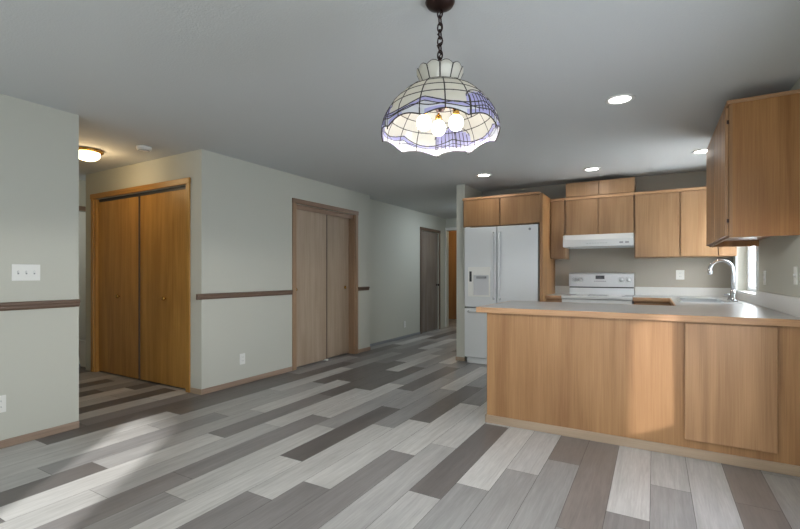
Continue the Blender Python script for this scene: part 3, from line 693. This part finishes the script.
# flush dome in the side hall
t = thing('flush_ceiling_light', 'lit round flush dome light on the side hall ceiling', 'ceiling light', (-4.83, 2.22, CH))
MB().lathe([(0.115, 0), (0.130, -0.006), (0.134, -0.020), (0.120, -0.030), (0.105, -0.030)], (-4.83, 2.22, CH), 40).build('base_ring', M['brass'], t)
mb = MB(); mb.lathe([(0.104, -0.028), (0.108, -0.045), (0.100, -0.07), (0.078, -0.09), (0.045, -0.102), (0.001, -0.106)], (-4.83, 2.22, CH), 40).build('glass_dome', M['dome'], t, 'lit ribbed glass dome')
lamp('flush_dome_light', 'POINT', (-4.83, 2.22, CH - 0.16), 6.5, (1.0, 0.72, 0.38), shadow_soft_size=0.10)
t = thing('smoke_detector', 'white round smoke detector on the side hall ceiling', 'smoke detector', (-4.25, 2.44, CH))
MB().lathe([(0.001, 0), (0.066, 0), (0.068, -0.012), (0.062, -0.028), (0.045, -0.036), (0.001, -0.037)], (-4.25, 2.44, CH), 32).build('housing', M['offwhite'], t)
MB().lathe([(0.046, -0.0305), (0.05, -0.033), (0.044, -0.0375), (0.04, -0.036)], (-4.25, 2.44, CH), 32).build('vent_ring', M['grey'], t)
lamp('hall_end_fill', 'POINT', (-6.2, 3.75, 1.9), 7, DAY, shadow_soft_size=0.15)  # fill added to lift the dark end of the side hall
lamp('passage_fill', 'AREA', (-2.85, 7.5, CH - 0.03), 14, (0.80, 0.90, 1.0), (-0.25, 0, -1), shape='DISK', size=0.35)  # fill added to brighten the recessed wall, has no fixture
lamp('far_hall_light', 'POINT', (-3.9, 9.75, 2.25), 13, (1.0, 0.72, 0.40), shadow_soft_size=0.08)

# pendant with a stained glass shade
PX, PYY = -0.83, 1.795
t = thing('pendant_lamp', 'lit stained glass pendant lamp hanging on a chain from the ceiling', 'pendant lamp', (PX, PYY, 1.78))
MB().lathe([(0.001, CH), (0.062, CH), (0.066, CH - 0.008), (0.058, CH - 0.022), (0.030, CH - 0.036), (0.012, CH - 0.042), (0.001, CH - 0.043)], (PX, PYY, 0), 32).build('ceiling_canopy', M['bronze'], t)
mb = MB(); z = CH - 0.040; i = 0
while z > 2.06:
    pts = []
    for j in range(14):
        a = 2 * PI * j / 14; u, v = 0.0115 * math.cos(a), 0.021 * math.sin(a)
        pts.append((PX + u, PYY, z - 0.017 + v) if i % 2 == 0 else (PX, PYY + u, z - 0.017 + v))
    mb.tube(pts, 0.0035, 6, closed=True); z -= 0.031; i += 1
mb.build('chain', M['bronze'], t)
cord = [(PX + 0.010 * math.sin(k * 1.3), PYY + 0.010 * math.cos(k * 1.7), CH - 0.04 - k * 0.0125) for k in range(28)]
MB().tube(cord, 0.0028, 8).build('cord', M['bronze'], t)
PROF = [(0.078, 2.012), (0.114, 2.003), (0.152, 1.984), (0.187, 1.955), (0.215, 1.924), (0.236, 1.892), (0.253, 1.860), (0.261, 1.828), (0.261, 1.798)]
def prof(v):
    x = v * (len(PROF) - 1); i = min(int(x), len(PROF) - 2); f = x - i
    return PROF[i][0] * (1 - f) + PROF[i + 1][0] * f, PROF[i][1] * (1 - f) + PROF[i + 1][1] * f
SEG = 96
PH = math.radians(-20)     # direction of one flower cluster
def swag(a): return 0.72 + 0.12 * abs(math.sin(3 * (a - PH)))
def bottom(a): return 0.0 + 0.021 * abs(math.sin(9 * a / 2 * 2 / 2))
def pt(a, v, out=0.0):
    r, z_ = prof(v)
    if v > 0.85: z_ -= (0.008 - bottom(a)) * (v - 0.85) / 0.15
    z_ -= 0.055 * r * math.cos(a - math.radians(120))      # the shade hangs a little askew
    return (PX + (r + out) * math.cos(a), PYY + (r + out) * math.sin(a), z_)
sh = MB(); VS = 28
grid = [[sh.b.verts.new(pt(2 * PI * j / SEG, i / VS)) for j in range(SEG)] for i in range(VS + 1)]
for i in range(VS):
    for j in range(SEG):
        f = sh.b.faces.new((grid[i][j], grid[i][(j + 1) % SEG], grid[i + 1][(j + 1) % SEG], grid[i + 1][j])); f.smooth = True
        a = 2 * PI * (j + 0.5) / SEG; v = (i + 0.5) / VS; sw = swag(a)
        c = math.cos(1.5 * (a - PH)) ** 2            # 1 at the three clusters
        lob = abs(((a - PH + PI / 3) % (2 * PI / 3)) - PI / 3)
        if lob < 0.36 and v > 0.53 + 0.4 * lob and v < 0.97 - 0.15 * (lob > 0.2): f.material_index = 2
        elif v < sw: f.material_index = 0
        elif v < sw + 0.07: f.material_index = 2
        elif v > 0.93 and int(a / (2 * PI) * 18) % 2 == 0: f.material_index = 2
        else: f.material_index = 1
shade = sh.build('lamp_shade', [M['cream'], M['pearl'], M['lavender']], t, 'cream glass dome with a lavender and pearl border')
md = shade.modifiers.new('thickness', 'SOLIDIFY'); md.thickness = 0.003
ld_ = MB()
for k in range(16):
    a = 2 * PI * k / 16 + 0.12
    ld_.tube([pt(a, v / 12, -0.0012) for v in range(13)], 0.0032, 5)
for v in (0.14, 0.30, 0.46, 0.62):
    ld_.tube([pt(2 * PI * j / 48, v, -0.0012) for j in range(48)], 0.0030, 5, closed=True)
ld_.tube([pt(2 * PI * j / 96, swag(2 * PI * j / 96), -0.0012) for j in range(96)], 0.0032, 5, closed=True)
ld_.tube([pt(2 * PI * j / 96, swag(2 * PI * j / 96) + 0.07, -0.0012) for j in range(96)], 0.0028, 5, closed=True)
ld_.tube([pt(2 * PI * j / 96, 0.86 + 0.03 * math.sin(9 * 2 * PI * j / 96), -0.0012) for j in range(96)], 0.0028, 5, closed=True)
for q in range(3):
    ac = PH + q * 2 * PI / 3
    for s_ in range(-4, 5):
        a = ac + s_ * 0.075
        ld_.tube([pt(a, 0.54 + 0.5 * abs(s_ * 0.075) + 0.36 * u / 5, -0.0012) for u in range(6)], 0.0028, 5)
    ld_.tube([pt(ac + 0.36 * math.cos(x), 0.72 - 0.19 * math.sin(x), -0.0012) for x in [PI * y_ / 14 for y_ in range(15)]], 0.0030, 5)
ld_.tube([pt(2 * PI * j / 108, 1.0) for j in range(108)], 0.0028, 6, closed=True)
ld_.build('lead_lines', M['lead'], t)
# crown of flared petals on top of the dome
cr = MB(); cl_ = MB(); NP = 11
for k in range(NP):
    a0, a1 = 2 * PI * k / NP, 2 * PI * (k + 1) / NP
    def cp(f, v):
        a = a0 + (a1 - a0) * f; r = 0.076 + 0.026 * v ** 1.3; z_ = 2.012 + v * (0.066 + 0.013 * math.sin(PI * f))
        return (PX + r * math.cos(a), PYY + r * math.sin(a), z_)
    g_ = [[cr.b.verts.new(cp(f / 6, v / 4)) for f in range(7)] for v in range(5)]
    for v in range(4):
        for f in range(6):
            fa = cr.b.faces.new((g_[v][f], g_[v][f + 1], g_[v + 1][f + 1], g_[v + 1][f])); fa.smooth = True
    cl_.tube([cp(0, v / 4) for v in range(5)], 0.0042, 6)
    cl_.tube([cp(f / 6, 1) for f in range(7)], 0.0026, 5)
cl_.tube([(PX + 0.077 * math.cos(2 * PI * j / 40), PYY + 0.077 * math.sin(2 * PI * j / 40), 2.012) for j in range(40)], 0.003, 6, closed=True)
co = cr.build('shade_crown', M['cream'], t, 'flared crown of cream glass petals')
md = co.modifiers.new('thickness', 'SOLIDIFY'); md.thickness = 0.003
cl_.build('crown_lead_lines', M['lead'], t)
MB().tube([(PX, PYY, 2.05), (PX, PYY, 1.93)], 0.007, 10).lathe([(0.001, 2.018), (0.076, 2.016), (0.076, 2.012), (0.001, 2.010)], (PX, PYY, 0), 32).lathe([(0.001, 1.955), (0.024, 1.95), (0.028, 1.925), (0.016, 1.905), (0.001, 1.90)], (PX, PYY, 0), 24).build('stem', M['bronze'], t)
for ang in (210, 30, 120):
    a = math.radians(ang); bx_, by_ = PX + 0.072 * math.cos(a), PYY + 0.072 * math.sin(a)
    zc = 1.855
    MB().tube([(PX + 0.015 * math.cos(a), PYY + 0.015 * math.sin(a), 1.925), (PX + 0.05 * math.cos(a), PYY + 0.05 * math.sin(a), 1.925), (bx_, by_, 1.912)], 0.005, 8).lathe([(0.001, 0.048), (0.014, 0.046), (0.017, 0.02), (0.001, 0.018)], (bx_, by_, zc + 0.012), 16).build('socket', M['brass'], t)
    MB().ball((bx_, by_, zc), 0.032, 12, 1.1).build('bulb', M['bulb'], t, 'lit round bulb')

lamp('pendant_bulbs_light', 'SPOT', (PX, PYY, 1.80), 66, (1.0, 0.97, 0.92), (0, 0, -1), spot_size=math.radians(176), spot_blend=0.12, shadow_soft_size=0.06)

# small things at the ends of the halls
t = thing('waste_bin', 'small white bin on the floor at the far end of the side hall', 'bin', (-6.27, 2.95, 0))
mb = MB()
def ring(sx, sy, z_): return [mb.b.verts.new((-6.27 + sx * a, 2.95 + sy * b, z_)) for a, b in ((-1, -1), (1, -1), (1, 1), (-1, 1))]
R4 = [ring(0.085, 0.11, 0.0), ring(0.105, 0.14, 0.33), ring(0.112, 0.147, 0.33), ring(0.112, 0.147, 0.345), ring(0.098, 0.133, 0.345), ring(0.08, 0.105, 0.01)]
mb.b.faces.new(R4[0]); mb.b.faces.new(R4[-1])
for A, B in zip(R4, R4[1:]):
    for j in range(4): mb.b.faces.new((A[j], A[(j + 1) % 4], B[(j + 1) % 4], B[j]))
mb.build('bucket', M['offwhite'], t)
